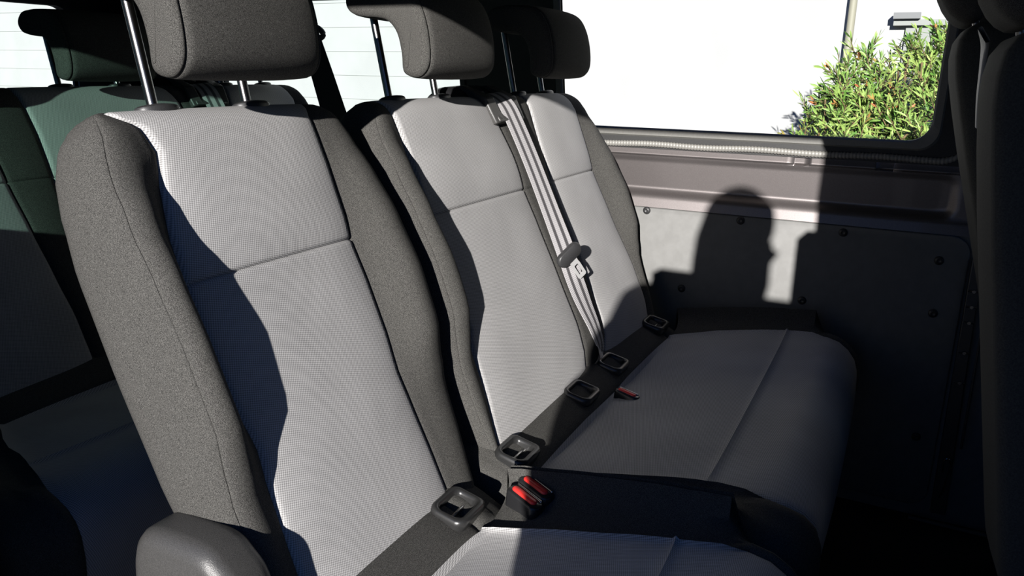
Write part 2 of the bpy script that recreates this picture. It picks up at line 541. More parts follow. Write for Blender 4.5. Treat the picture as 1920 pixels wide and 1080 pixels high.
# tail: wall across the rear with its window (built in x,z)
def rear_wall():
    mb = MB()
    inner = rrect(0.62, 1.785, -0.13, 0.185, 0.055)
    y = 2.60
    tmp = MB()
    ring_cell(tmp, lambda z: 0.0, inner, 0.36, 2.04, -1.10, 0.40, 0.03)
    mb.add([(v[1], y + v[0], v[2]) for v in tmp.v], tmp.f)
    o = mb.build('wall_back', M['frame'], None, smooth=False); tag(o, kind='structure')
    root = empty('window_6', (1.2, y, -0.13), kind='structure')
    g = MB(); g.add([(p[0], y + 0.02, p[1]) for p in inner], [list(range(len(inner)))])
    g.build('window_glass', M['light_tint'], root, smooth=False)
    fr = MB()
    cx, cz_ = 1.2, 0.03
    def off(p, d): return (p[0] + (d if p[0] > cx else -d), p[1] + (d if p[1] > cz_ else -d))
    fr.loft([[(off(p, 0.02)[0], y, off(p, 0.02)[1]) for p in inner], [(off(p, 0.017)[0], y - 0.008, off(p, 0.017)[1]) for p in inner],
             [(p[0], y - 0.006, p[1]) for p in inner], [(p[0], y + 0.02, p[1]) for p in inner]], cap=False)
    fr.build('window_frame', M['frame'], root)
rear_wall()
def front_wall():
    inner = rrect(0.55, 1.85, -0.2, 0.30, 0.08)
    tmp = MB()
    ring_cell(tmp, lambda z: 0.0, inner, 0.36, 2.04, -1.10, 0.40, -0.03)
    mb = MB(); mb.add([(v[1], -1.75 + v[0], v[2]) for v in tmp.v], tmp.f)
    o = mb.build('wall_front', M['frame'], None, smooth=False); tag(o, kind='structure')
    root = empty('window_7', (1.2, -1.77, -0.2), kind='structure')
    g = MB(); g.add([(p[0], -1.765, p[1]) for p in inner], [list(range(len(inner)))])
    g.build('window_glass', M['light_tint'], root, smooth=False)
front_wall()

# vertical trim at the front end of the panel with its pins, rod and hook
def pillar_rail():
    root = empty('pillar_rail', (XW, -0.18, -1.0), 'narrow vertical grey rail with short metal pins at the front edge of the side panel', 'rail')
    mb = MB()
    poly = smooth_poly([(-0.160, -0.40), (-0.162, -0.7), (-0.166, -1.03), (-0.198, -1.03), (-0.190, -0.7), (-0.184, -0.40)], 2)
    prism([(-0.160, -0.40), (-0.163, -0.7), (-0.167, -1.05), (-0.200, -1.05), (-0.190, -0.7), (-0.182, -0.40)], XW - 0.02, XW + 0.003).build('rail_strip', M['plastic_grey'], root, bevel=0.002)
    for px_z in (-0.473, -0.510, -0.548, -0.622, -0.697):
        y0 = -0.158 - (-px_z - 0.473) * 0.02
        mb = MB(); mb.tube([(XW - 0.024, y0 - 0.004, px_z), (XW - 0.024, y0 - 0.026, px_z)], 0.0022, 8)
        mb.tube([(XW - 0.018, y0 - 0.016, px_z), (XW - 0.028, y0 - 0.016, px_z)], 0.004, 10)
        mb.build('pin', M['steel'], root)
    mb = MB(); mb.tube([(XW - 0.03, -0.202, -0.50), (XW - 0.03, -0.206, -0.86)], 0.003, 10)
    mb.build('rod', M['plastic_grey'], root)
    mb = MB()
    mb.tube(smooth_poly([(XW - 0.03, -0.176, -0.93), (XW - 0.032, -0.174, -0.905), (XW - 0.032, -0.182, -0.892), (XW - 0.03, -0.190, -0.905), (XW - 0.03, -0.186, -0.97), (XW - 0.026, -0.18, -1.0)], 5, False), 0.0022, 8)
    mb.build('wire_hook', M['steel'], root)
pillar_rail()

# door step line beside the floor
st = MB(); st.tube([(2.0, -0.12, -1.072), (2.0, -0.5, -1.072), (2.0, -1.0, -1.072)], 0.006, 10)
o = st.build('floor_edge_strip', M['plastic_grey'], None)
tag(o, 'thin grey edging strip on the floor at the foot of the far side wall', 'edging')

# ------------------------------------------------------------------ seats
REC = math.radians(22.9)
U3 = Vector((0, math.sin(REC), math.cos(REC)))
N3 = Vector((0, -math.cos(REC), math.sin(REC)))
J0 = Vector((0, 0.546, -0.611))
def bl(x, n, v, dy=0.0):
    p = J0 + U3 * v + N3 * n
    return (x, p.y + dy, p.z)

OUT = [(-0.04, .205), (0, .215), (.1, .228), (.2, .236), (.33, .238), (.45, .236), (.52, .228), (.56, .219), (.59, .206), (.61, .190), (.622, .168)]
PE = [(0, .150), (.06, .148), (.15, .143), (.2, .140), (.26, .146), (.34, .147), (.4, .144), (.46, .147), (.52, .150), (.56, .150), (.59, .150), (.605, .160), (.622, .175)]
HB = [(0, .006), (.1, .008), (.15, .011), (.19, .022), (.25, .041), (.34, .045), (.42, .038), (.49, .024), (.55, .008), (.62, 0)]

def make_backrest(parent, xl, xr, panels, dy):
    """panels: list of (centre, left half-width table, right half-width table); between panels a black strip"""
    VT = 0.575; RT = 0.046; NC = -0.052
    vs = [-0.04, -0.02, -0.005, 0.01]
    v = 0.04
    while v < 0.57:
        vs.append(v); v += 0.02
    vs = [q for q in vs if abs(q - .405) > .012] + [.395, .399, .402, .4035, .405, .4065, .408, .411, .415]
    vs = sorted(vs)
    rows = [(q, 1.0) for q in vs] + [(VT + RT * math.sin(a), max(0.03, math.cos(a) ** 0.8)) for a in [math.radians(d) for d in (8, 18, 28, 38, 48, 58, 67, 75, 82, 88)]]
    bt = [1, .97, .93, .87, .825, .812, .8, .788, .775, .73, .65, .58, .5, .42, .33, .24, .16, .08, .03, .0]
    pt = [0, .012, .03, .06, .12, .2, .3, .4, .5, .6, .7, .8, .88, .94, .97, .988, 1]
    stt = [0, .04, .12, .3, .5, .7, .88, .96, 1]
    all_rows = []; tags = None
    for (v, sc) in rows:
        hb = lerp_tab(HB, v)
        w = lerp_tab(OUT, v)
        xo0, xo1 = xl + 0.24 - w, xr - 0.24 + w
        seam = -0.0045 * math.exp(-((v - .405) / .0022) ** 2) + 0.003 * sstep((v - .405) / .03) * (1 if v > .405 else 0)
        pts = []; tg = []
        def bol(pe, xo, t):
            a = sstep(t / 0.5) * hb
            if t > 0.55:
                u = (t - 0.55) / 0.45
                a = hb - (hb + 0.035) * (1 - math.sqrt(max(0, 1 - u ** 2.2)))
            if t < 0.06: a -= 0.004 * (1 - t / 0.06)
            a -= 0.0018 * math.exp(-((t - .80) / .010) ** 2)
            return a
        P0 = panels[0]
        pe = P0[0] - lerp_tab(P0[1], v)
        pe = max(pe, xo0 + 0.012)
        for t in bt:
            pts.append((pe + (xo0 - pe) * t, bol(pe, xo0, t))); tg.append('b')
        for k, P in enumerate(panels):
            a = P[0] - lerp_tab(P[1], v); b = P[0] + lerp_tab(P[2], v)
            if k == 0: a = pe
            if k == len(panels) - 1: b = min(b, xo1 - 0.012)
            for j, s in enumerate(pt[1:]):
                cr = 0.007 * (1 - (2 * s - 1) ** 4)
                e = min(s, 1 - s) * (b - a)
                gr = -0.004 * max(0, 1 - e / 0.004)
                pts.append((a + (b - a) * s, cr * (1 if v < .57 else 1) + gr + (seam if 0.0 < s < 1 else seam * .5))); tg.append(k)
            if k < len(panels) - 1:
                c = panels[k + 1][0] - lerp_tab(panels[k + 1][1], v)
                for s in stt[1:]:
                    e = min(s, 1 - s) * (c - b)
                    pts.append((b + (c - b) * s, 0.004 * (1 - (2 * s - 1) ** 2) - 0.004 * max(0, 1 - e / 0.004) + seam * .6)); tg.append('b')
            else:
                pe2 = b
        for t in bt[::-1][1:]:
            pts.append((pe2 + (xo1 - pe2) * t, bol(pe2, xo1, t))); tg.append('b')
        # side and back
        for (x, nn) in ((xo1 + .001, -.055), (xo1 - .002, -.075), (xo1 - .010, -.092), (xo1 - .028, -.103), (xo1 - .06, -.106),
                        ((xo0 + xo1) / 2, -.108),
                        (xo0 + .06, -.106), (xo0 + .028, -.103), (xo0 + .010, -.092), (xo0 + .002, -.075), (xo0 - .001, -.055)):
            pts.append((x, nn)); tg.append('b')
        tg.append('b')
        tags = tg
        thick = 1.0
        all_rows.append([bl(x, NC + (nn - NC) * sc, v, dy) for (x, nn) in pts])
    nn_ = len(all_rows[0])
    V = [p for r_ in all_rows for p in r_]
    UV = []
    for (v, sc), r_ in zip(rows, all_rows):
        for p in r_: UV.append((p[0], v + (1 - sc) * 0.03))
    F = {'b': []}
    for k in range(len(panels)): F[k] = []
    for i in range(len(all_rows) - 1):
        for j in range(nn_):
            k = (j + 1) % nn_
            t = tags[(j + 1)] if j + 1 < nn_ else 'b'
            F[t].append([i * nn_ + j, i * nn_ + k, (i + 1) * nn_ + k, (i + 1) * nn_ + j])
    F['b'].append([(len(all_rows) - 1) * nn_ + j for j in range(nn_)])
    F['b'].append([j for j in range(nn_)][::-1])
    def sub(name, faces, mt, par, uv=False):
        used = sorted({i for f in faces for i in f}); mp = {a: b for b, a in enumerate(used)}
        return build(name, [V[i] for i in used], [[mp[i] for i in f] for f in faces], mt, par, uvs=[UV[i] for i in used] if uv else None, angle=55)
    back = sub('backrest', F['b'], M['black'], parent, True)
    for k in range(len(panels)):
        sub('centre_panel', F[k], M['grey'], back, True)
    return back

CPROF = [(.60, -.600), (.575, -.603), (.55, -.611), (.52, -.622), (.495, -.634), (.484, -.640), (.48, -.6435), (.476, -.640), (.46, -.636), (.42, -.630), (.37, -.621), (.31, -.612), (.26, -.605),
         (.225, -.6015), (.212, -.6010), (.207, -.6007), (.202, -.6003), (.19, -.598), (.15, -.595), (.115, -.596), (.088, -.602), (.066, -.614), (.05, -.632), (.042, -.655), (.04, -.69), (.045, -.74), (.055, -.79)]
def make_cushion(parent, xl, xr, panels, dy, cut=None):
    prof = [(y + dy, z) for y, z in CPROF]
    bt = [1, .95, .88, .78, .66, .54, .42, .3, .18, .08, .03, 0]
    pt = [0, .01, .03, .06, .12, .2, .3, .4, .5, .6, .7, .8, .88, .94, .97, .99, 1]
    rows = []; tags = []
    UV = []
    arc = 0
    for i, (y, z) in enumerate(prof):
        a = prof[max(0, i - 1)]; b = prof[min(len(prof) - 1, i + 1)]
        t = Vector((b[0] - a[0], b[1] - a[1])).normalized()
        nrm = Vector((-t.y, t.x)) * -1
        if nrm.y < 0 and abs(nrm.y) > abs(nrm.x): nrm = -nrm
        if nrm.x > 0: nrm = -nrm
        if i: arc += math.hypot(y - prof[i - 1][0], z - prof[i - 1][1])
        yy = CPROF[i][0]
        pts = []; tg = []
        for pi, P in enumerate(panels):
            a_ = P[0] + lerp_tab(P[1], yy); b_ = P[0] + lerp_tab(P[2], yy)
            if pi == 0:
                for q in bt:
                    d = -0.045 * (1 - math.sqrt(max(0, 1 - (max(0, q - .25) / .75) ** 2))) + 0.006 * math.sin(min(1, q / .4) * math.pi) - 0.004 * max(0, 1 - q / .05)
                    pts.append((a_ + (xl - a_) * q, d)); tg.append('b')
            for s in pt[1:]:
                e = min(s, 1 - s) * (b_ - a_)
                d = 0.008 * (1 - (2 * s - 1) ** 4) - 0.004 * max(0, 1 - e / 0.004)
                d -= 0.0055 * math.exp(-((yy - .207) / .0035) ** 2)
                if cut:
                    x_ = a_ + (b_ - a_) * s
                    d -= 0.012 * math.exp(-((x_ - cut) / .05) ** 2) * math.exp(-((yy - .44) / .06) ** 2)
                pts.append((a_ + (b_ - a_) * s, d)); tg.append(pi)
        for q in bt[::-1][1:]:
            d = -0.045 * (1 - math.sqrt(max(0, 1 - (max(0, q - .25) / .75) ** 2))) + 0.006 * math.sin(min(1, q / .4) * math.pi) - 0.004 * max(0, 1 - q / .05)
            pts.append((b_ + (xr - b_) * q, d)); tg.append('b')
        row = [(x, y + nrm.x * d, z + nrm.y * d) for x, d in pts]
        lx, rx = row[0], row[-1]
        row = [(xl + .004, max(lx[1], .06 + dy), -.79), (xl, lx[1], min(lx[2] - .03, -.70) if lx[2] > -.72 else lx[2] - .002)] + row + \
              [(xr, rx[1], min(rx[2] - .03, -.70) if rx[2] > -.72 else rx[2] - .002), (xr - .004, max(rx[1], .06 + dy), -.79)]
        tg = ['b', 'b'] + tg + ['b', 'b']
        tags = tg
        rows.append(row)
        UV += [(p[0], arc) for p in row]
    # strip behind the rear seam is black cloth: panels only start at the seam (index 6)
    n_ = len(rows[0]); V = [p for r_ in rows for p in r_]
    F = {'b': []}
    for k in range(len(panels)): F[k] = []
    for i in range(len(rows) - 1):
        for j in range(n_ - 1):
            t = tags[j + 1]
            if i < 6 : t = 'b'
            F[t].append([i * n_ + j, i * n_ + j + 1, (i + 1) * n_ + j + 1, (i + 1) * n_ + j])
    F['b'].append([j for j in range(n_)])
    F['b'].append([i * n_ for i in range(len(rows))] + [i * n_ + n_ - 1 for i in range(len(rows))][::-1])
    def sub(name, faces, mt, par):
        used = sorted({i for f in faces for i in f}); mp = {a: b for b, a in enumerate(used)}
        return build(name, [V[i] for i in used], [[mp[i] for i in f] for f in faces], mt, par, uvs=[UV[i] for i in used], angle=55)
    cu = sub('seat_cushion', F['b'], M['black'], parent)
    for k in range(len(panels)):
        sub('centre_panel', F[k], M['grey'], cu)
    return cu

HR_C = [(.757, -.004), (.741, -.0135), (.722, -.012), (.708, .002), (.704, .025), (.708, .060), (.718, .093), (.734, .118), (.758, .131), (.79, .135), (.825, .135), (.852, .130),
        (.867, .116), (.869, .100), (.858, .087), (.835, .081), (.805, .079), (.784, .073), (.768, .055), (.760, .025)]
def make_headrest(parent, cx, dy, drop=0.0):
    outline = [(p[0] - drop * .27, p[1] - drop) for p in smooth_poly(HR_C, 4)]
    cy = sum(p[0] for p in outline) / len(outline); cz = sum(p[1] for p in outline) / len(outline)
    n = len(outline)
    def normal(i):
        a = outline[(i - 1) % n]; b = outline[(i + 1) % n]
        t = Vector((b[0] - a[0], b[1] - a[1])).normalized()
        return Vector((t.y, -t.x))
    # orientation check
    area = sum(outline[i][0] * outline[(i + 1) % n][1] - outline[(i + 1) % n][0] * outline[i][1] for i in range(n))
    sgn = 1 if area > 0 else -1
    hw = 0.116
    cx0 = cx; cx = cx - .011
    def ring(x, off, bulge=0.0):
        out = []
        for i, p in enumerate(outline):
            nn = normal(i) * sgn
            front = max(0.0, -nn.x)
            q = (p[0] - nn.x * off + nn.x * bulge * front, p[1] - nn.y * off + nn.y * bulge * 0.3)
            out.append((cx + x, q[0] + dy, q[1]))
        return out
    mb = MB()
    st = []
    # side face, piping groove, then the cushion swelling towards the middle
    for x, off, bu in ((-hw, .016, 0), (-hw + .0005, .010, 0), (-hw + .003, .005, 0), (-hw + .006, .0014, 0), (-hw + .0085, .0010, 0), (-hw + .0105, .0030, 0), (-hw + .0125, .0, .001),
                       (-hw + .020, 0, .003), (-.085, 0, .005), (-.07, 0, .007), (-.045, 0, .009), (0, 0, .010)):
        st.append((x, off, bu))
    full = st + [(-x, o_, b_) for x, o_, b_ in st[-2::-1]]
    mb.loft([ring(*q) for q in full])
    hr = mb.build('headrest', M['black'], parent, angle=70)
    for s in (-1, 1):
        t = MB()
        x = cx0 + s * 0.0755
        base = Vector((x, .8175 + dy, -.060)); top = Vector((x, .8505 + dy, .100))
        t.tube([base - (top - base) * .2, base, top], 0.0065, 20)
        t.build('post', M['post'], hr)
        g = MB()
        ax = (top - base).normalized()
        rings = []
        c0 = Vector((x, .8135 + dy, -.0465))
        a1 = Vector((1, 0, 0)); a2 = ax.cross(a1).normalized()
        for r, h in ((.0235, -.014), (.0245, -.006), (.0235, -.003), (.020, -.001), (.012, .0005), (.0068, .0008)):
            rings.append([tuple(c0 + ax * h + (a1 * math.cos(q) * 1.2 + a2 * math.sin(q) * .8) * r) for q in [2 * math.pi * k / 28 for k in range(28)]])
        g.loft(rings)
        g.build('post_guide', M['plastic'], parent)
    return hr

def anchor_cover(parent, cx, dy, turn=0.0):
    """child-seat anchor funnel: thick rounded rim around a dark slot with a steel loop inside"""
    c0 = Vector((cx, .520 + dy, -.6195))
    fwd = Vector((0, -.90, -.36)).normalized(); side = Vector((1, 0, 0)); up = side.cross(fwd).normalized()
    if up.z < 0: up = -up
    def W(u, v, h): return tuple(c0 + side * u + fwd * v + up * h)
    outer = rrect(-.038, .038, -.029, .031, .015, 6)
    def ring(sc_u, sc_v, h):
        # the rim rises at its ends and dips at the middle of its near edge
        return [W(p[0] * sc_u, p[1] * sc_v, h + 0.008 * (p[1] / .036) * (1 if p[1] > 0 else .2)) for p in outer]
    mb = MB()
    mb.loft([ring(1.0, 1.0, -.012), ring(1.0, 1.0, .004), ring(.97, .97, .010), ring(.88, .86, .0125), ring(.76, .70, .011), ring(.70, .62, .006), ring(.66, .58, -.018)], cap=False)
    a = mb.build('anchor_cover', M['gloss_rim'], parent, angle=60)
    b = MB(); r_ = ring(.68, .60, -.010); b.add(r_, [list(range(len(r_)))])
    b.build('slot', M['frame'], a, smooth=False)
    t = MB(); t.tube([W(-.026, .004, -.002), W(-.008, .004, .001), W(.012, .004, .001), W(.026, .004, -.002)], .0028, 10)
    t.build('anchor_loop', M['steel'], a)
    return a
M['gloss_rim'] = noise_mat('satin_dark_plastic', (0.016, 0.016, 0.016), (0.022, 0.022, 0.022), 900, 0.30, 0, 0.5, 0.1, 0.0002)

def buckle(x, y, z, name_label, group=None, yaw=0.0, s=1.0, pitch=0.5):
    root = empty('belt_buckle', (x, y, z), name_label, 'buckle', group)
    fw = Vector((math.sin(yaw) * math.cos(pitch), -math.cos(yaw) * math.cos(pitch), -math.sin(pitch)))
    side = Vector((math.cos(yaw), math.sin(yaw), 0)); up = side.cross(fw).normalized()
    if up.z < 0: up = -up
    c0 = Vector((x, y, z))
    def W(u, v, h): return tuple(c0 + side * u * s + fw * v * s + up * h * s)
    def slab(nm, u0, u1, v0, v1, h0, h1, r, mt, par, bev=.0015):
        pts = rrect(u0, u1, v0, v1, r, 5)
        mb = MB()
        cu, cv = (u0 + u1) / 2, (v0 + v1) / 2
        mb.loft([[W(p[0], p[1], h0) for p in pts], [W(p[0], p[1], h1 - bev) for p in pts],
                 [W(cu + (p[0] - cu) * (1 - bev * .6 / (u1 - u0) * 2), cv + (p[1] - cv) * (1 - bev * .6 / (v1 - v0) * 2), h1 - bev * .3) for p in pts],
                 [W(cu + (p[0] - cu) * (1 - bev * 2 / (u1 - u0)), cv + (p[1] - cv) * (1 - bev * 2 / (v1 - v0)), h1) for p in pts]])
        return mb.build(nm, mt, par, angle=50)
    slab('housing', -.0135, .0135, -.033, .033, -.03, .008, .010, M['gloss'], root, .003)
    slab('release_button', -.0065, .0055, -.026, .024, .004, .0115, .0058, M['red'], root, .002)
    slab('tongue_slot_plate', .0075, .0120, -.028, .026, .004, .0105, .0022, M['steel'], root, .001)
    return root

def const(v): return [(0, v)]
# --- near single seat
def tabs(l): return [(a, b) for a, b in l]
SL = [(0, .150), (.06, .148), (.15, .144), (.2, .138), (.26, .146), (.34, .150), (.4, .149), (.46, .145), (.505, .136), (.56, .120), (.59, .128), (.608, .150), (.622, .172)]
seat1 = empty('van_seat', (.73, .35, -1.08), 'single grey and black van seat nearest the camera, standing alone left of the double bench', 'car seat')
make_backrest(seat1, .508, .990, [(.73, SL, PE)], 0)
make_cushion(seat1, .495, .967, [(.73, [(.04, -.19), (.1, -.195), (.2, -.175), (.35, -.15), (.49, -.135)], [(.04, .19), (.1, .195), (.2, .175), (.35, .15), (.49, .128)])], 0)
make_headrest(seat1, .73, 0)
anchor_cover(seat1, .585, 0); anchor_cover(seat1, .857, 0)
def seat_base(parent, x0, x1, dy):
    mb = MB(); mb.box(x0 + .03, x1 - .03, .10 + dy, .54 + dy, -.83, -.785)
    mb.build('seat_pan', M['plastic'], parent, bevel=.01)
    for xa in (x0 + .06, x1 - .10):
        l = MB()
        l.add([(xa, .14 + dy, -.83), (xa + .04, .14 + dy, -.83), (xa + .04, .22 + dy, -.83), (xa, .22 + dy, -.83), (xa, .10 + dy, -1.08), (xa + .04, .10 + dy, -1.08), (xa + .04, .20 + dy, -1.08), (xa, .20 + dy, -1.08)],
              [[0, 1, 2, 3], [4, 5, 6, 7], [0, 1, 5, 4], [1, 2, 6, 5], [2, 3, 7, 6], [3, 0, 4, 7]])
        l.build('leg', M['plastic'], parent, bevel=.006)
        l = MB()
        l.add([(xa, .44 + dy, -.83), (xa + .04, .44 + dy, -.83), (xa + .04, .52 + dy, -.83), (xa, .52 + dy, -.83), (xa, .46 + dy, -1.08), (xa + .04, .46 + dy, -1.08), (xa + .04, .56 + dy, -1.08), (xa, .56 + dy, -1.08)],
              [[0, 1, 2, 3], [4, 5, 6, 7], [0, 1, 5, 4], [1, 2, 6, 5], [2, 3, 7, 6], [3, 0, 4, 7]])
        l.build('leg', M['plastic'], parent, bevel=.006)
seat_base(seat1, .49, .97, 0)
# recliner cover on the near side of the seat
rc = prism(smooth_poly([(.702, -.522), (.690, -.492), (.670, -.480), (.63, -.477), (.59, -.480), (.570, -.494), (.552, -.512), (.538, -.545), (.515, -.61), (.49, -.72), (.56, -.77), (.66, -.75), (.69, -.66), (.705, -.58)], 4), .466, .530, 'x', .020)
o = rc.build('recliner_cover', M['plastic_grey'], seat1, angle=60)

# --- double bench
A_L = [(0, .168), (.11, .148), (.178, .145), (.2, .131), (.295, .124), (.4, .136), (.46, .131), (.51, .128), (.6, .131), (.622, .14)]
A_R = [(0, .225), (.03, .250), (.095, .262), (.206, .252), (.33, .240), (.4, .231), (.47, .233), (.56, .212), (.6, .190), (.622, .165)]
C_L = [(0, .150), (.03, .110), (.07, .098), (.23, .100), (.4, .114), (.5, .108), (.6, .095), (.622, .09)]
C_R = [(0, .175), (.05, .196), (.135, .195), (.288, .160), (.4, .141), (.5, .150), (.56, .155), (.6, .135), (.622, .125)]
bench = empty('double_bench_seat', (1.45, .35, -1.08), 'grey and black double bench seat beside the window wall, its cushion in shade', 'bench seat')
make_backrest(bench, .992, 1.945, [(1.21, A_L, A_R), (1.69, C_L, C_R)], 0)
make_cushion(bench, .978, 1.94, [(1.45, [(.04, -.36), (.1, -.385), (.2, -.372), (.35, -.39), (.49, -.415)], [(.04, .41), (.1, .44), (.2, .44), (.35, .42), (.49, .375)])], 0, cut=1.40)
make_headrest(bench, 1.21, 0); make_headrest(bench, 1.69, 0)
for cx in (1.052, 1.335, 1.516, 1.832): anchor_cover(bench, cx, 0)
seat_base(bench, .98, 1.94, 0)

# belt outlet on top of the double bench with the belt hanging from it
def belt_outlet(parent, cx, dy, big=True):
    def P(x, n, v): return bl(cx + x, n, v, dy)
    mb = MB()
    # domed retractor housing behind the top edge
    rings = []
    for x, s in ((-.13, .25), (-.125, .6), (-.112, .88), (-.09, 1.0), (-.02, 1.04), (.04, 1.04), (.062, .9), (.07, .5)):
        rings.append([P(x, -.068 + .050 * s * math.cos(a), .590 + .062 * s * max(-.2, math.sin(a))) for a in [2 * math.pi * k / 20 for k in range(20)]])
    mb.loft(rings)
    h = mb.build('belt_housing', M['gloss'], parent, angle=60)
    # wedge-shaped bezel that comes down over the front of the backrest
    mb = MB()
    def frame(sx, n, v0, v1):
        return [P(-.052 * sx, n, v1), (P(.052 * sx, n, v1)), P(.047 * sx, n, v0), P(-.047 * sx, n, v0)]
    _c = [P(-.062, -.04, .655), P(-.036, -.04, .655), P(-.022, .022, .56), P(-.030, .020, .545), P(-.052, .015, .548), P(-.066, .0, .60)]
    for sgn in (-1, 1):
        v = []
        for k, (a, b) in enumerate((((-.066), (-.036)),)):
            pass
        x0, x1 = sorted((sgn * .064, sgn * .036))
        x2, x3 = sorted((sgn * .058, sgn * .030))
        v = [P(x0, -.06, .650), P(x1, -.06, .650), P(x1, -.03, .642), P(x0, -.03, .642),
             P(x0, .012, .600), P(x1, .016, .600), P(x3, .022, .548), P(x2, .016, .545), P(x2, -.004, .545), P(x3, -.004, .545), P(x0, -.02, .60), P(x1, -.02, .60), P(x0, -.06, .62), P(x1, -.06, .62)]
        f = [[0, 1, 2, 3], [3, 2, 5, 4], [4, 5, 6, 7], [7, 6, 9, 8], [8, 9, 11, 10], [10, 11, 13, 12], [12, 13, 1, 0], [0, 3, 4, 10, 12], [10, 4, 7, 8], [1, 13, 11, 5, 2], [11, 9, 6, 5]]
        mb.add(v, f)
    # lower lip joining both cheeks
    v = [P(-.05, .014, .572), P(.05, .014, .572), P(.05, .022, .548), P(-.05, .022, .548), P(-.05, .0, .545), P(.05, .0, .545), P(.05, .0, .575), P(-.05, .0, .575)]
    mb.add(v, [[0, 1, 2, 3], [3, 2, 5, 4], [4, 5, 6, 7], [7, 6, 1, 0], [0, 3, 4, 7], [1, 6, 5, 2]])
    mb.build('belt_bezel', M['plastic_grey'], h, bevel=.003)
    return h
belt_outlet(bench, 1.452, 0)

def strap_mesh(centers, widths, thick, twist=None):
    """centers: points; returns verts/faces/uv for a flat ribbon of given half-width directions"""
    V = []; F = []; UV = []
    n = len(centers); arc = 0
    K = 6
    for i, c in enumerate(centers):
        c = Vector(c)
        if i: arc += (c - Vector(centers[i - 1])).length
        t = (Vector(centers[min(n - 1, i + 1)]) - Vector(centers[max(0, i - 1)])).normalized()
        side = Vector(twist[i]).normalized() if twist else Vector((1, 0, 0))
        side = (side - t * side.dot(t)).normalized()
        nr_ = side.cross(t).normalized()
        for sgn in (1, -1):
            for k in range(K + 1):
                u = k / K
                V.append(tuple(c + side * (u - .5) * widths[i] + nr_ * sgn * thick / 2)); UV.append((u, arc))
    m_ = 2 * (K + 1)
    for i in range(n - 1):
        for k in range(K):
            a = i * m_ + k; F.append([a, a + 1, a + 1 + m_, a + m_])
            b = a + K + 1; F.append([b + 1, b, b + m_, b + 1 + m_])
        F.append([i * m_, i * m_ + m_, (i + 1) * m_ + K + 1, i * m_ + K + 1])
        F.append([i * m_ + K, i * m_ + 2 * K + 1, (i + 1) * m_ + 2 * K + 1, (i + 1) * m_ + K])
    return V, F, UV

sb = empty('seat_belt', (1.52, .55, -.60), 'striped grey seat belt with metal tongue hanging down the double bench backrest', 'seat belt')
ctrl = [(1.470, -.030, .622), (1.458, -.004, .612), (1.452, .018, .585), (1.453, .025, .54), (1.460, .028, .45), (1.464, .030, .33), (1.468, .030, .255), (1.474, .026, .19), (1.492, .020, .13), (1.505, .018, .08), (1.512, .014, .035), (1.495, .010, .012), (1.47, .008, .004)]
cs = smooth_poly(ctrl, 6, False)
cpts = [bl(*c) for c in cs]
wd = [.050] * len(cpts)
tw = []
for i in range(len(cpts)):
    t = i / (len(cpts) - 1)
    ang = -0.26 - 0.16 * math.exp(-((t - .50) / .10) ** 2) + 0.62 * max(0, (t - .62) / .38)
    tw.append(tuple(Vector((1, 0, 0)) * math.cos(ang) - N3 * math.sin(ang)))
V, F, UV = strap_mesh(cpts, wd, .0016, tw)
build('strap', V, F, M['belt'], sb, uvs=UV, angle=60)
# tongue: oval black stop with steel blade
def belt_tongue(par):
    c0 = Vector(bl(1.452, .042, .247))
    ax = (Vector(bl(1.490, .040, .185)) - c0).normalized()
    sd_ = Vector((1, 0, 0)) * .84 + N3 * .54; sd_ = (sd_ - ax * sd_.dot(ax)).normalized(); nn = sd_.cross(ax).normalized()
    if nn.dot(N3) < 0: nn = -nn
    def W(u, v, h): return tuple(c0 + sd_ * u + ax * v + nn * h)
    mb = MB()
    pts = rrect(-.035, .035, -.0165, .0165, .0155, 6)
    mb.loft([[W(p[0] * k, p[1] * k, h) for p in pts] for k, h in ((.80, -.006), (.92, -.002), (.92, .003), (.87, .0065), (.78, .008))])
    a = mb.build('tongue_grip', M['plastic'], par, angle=60)
    mb = MB()
    # blade frame with a slot
    out = [(-.0085, .012), (-.0085, .024), (-.0095, .030), (-.0095, .060), (-.007, .063), (.007, .063), (.0095, .060), (.0095, .030), (.0085, .024), (.0085, .012)]
    inn = [(-.004, .029), (-.004, .030), (-.0045, .032), (-.0045, .053), (-.0035, .055), (.0035, .055), (.0045, .053), (.0045, .032), (.004, .030), (.004, .029)]
    n = len(out)
    for h in (.001, .0032):
        mb.v += [W(p[0] * 1.15, p[1], h) for p in out] + [W(p[0] * 1.15, p[1], h) for p in inn]
    for i in range(n):
        k = (i + 1) % n
        mb.f += [[2 * n + i, 2 * n + k, 3 * n + k, 3 * n + i], [i, n + i, n + k, k], [i, k, 2 * n + k, 2 * n + i], [n + i, 3 * n + i, 3 * n + k, n + k]]
    mb.build('tongue_blade', M['bright'], par, smooth=False)
M['bright'] = mat('bright_zinc_steel', (0.75, 0.75, 0.74), 0.38, 0.6)
belt_tongue(sb)

# buckles
buckle(.951, .435, -.612, 'upper of the pair of red-buttoned buckles between single seat and double bench', None, -0.40, 1.0, .12)
buckle(.925, .441, -.617, 'lower of the pair of red-buttoned buckles, next to the single seat', None, -0.40, 1.0, .12)
buckle(1.405, .445, -.632, 'red-buttoned buckle sunk in the shaded cushion of the double bench', None, -0.17, .8, .15)

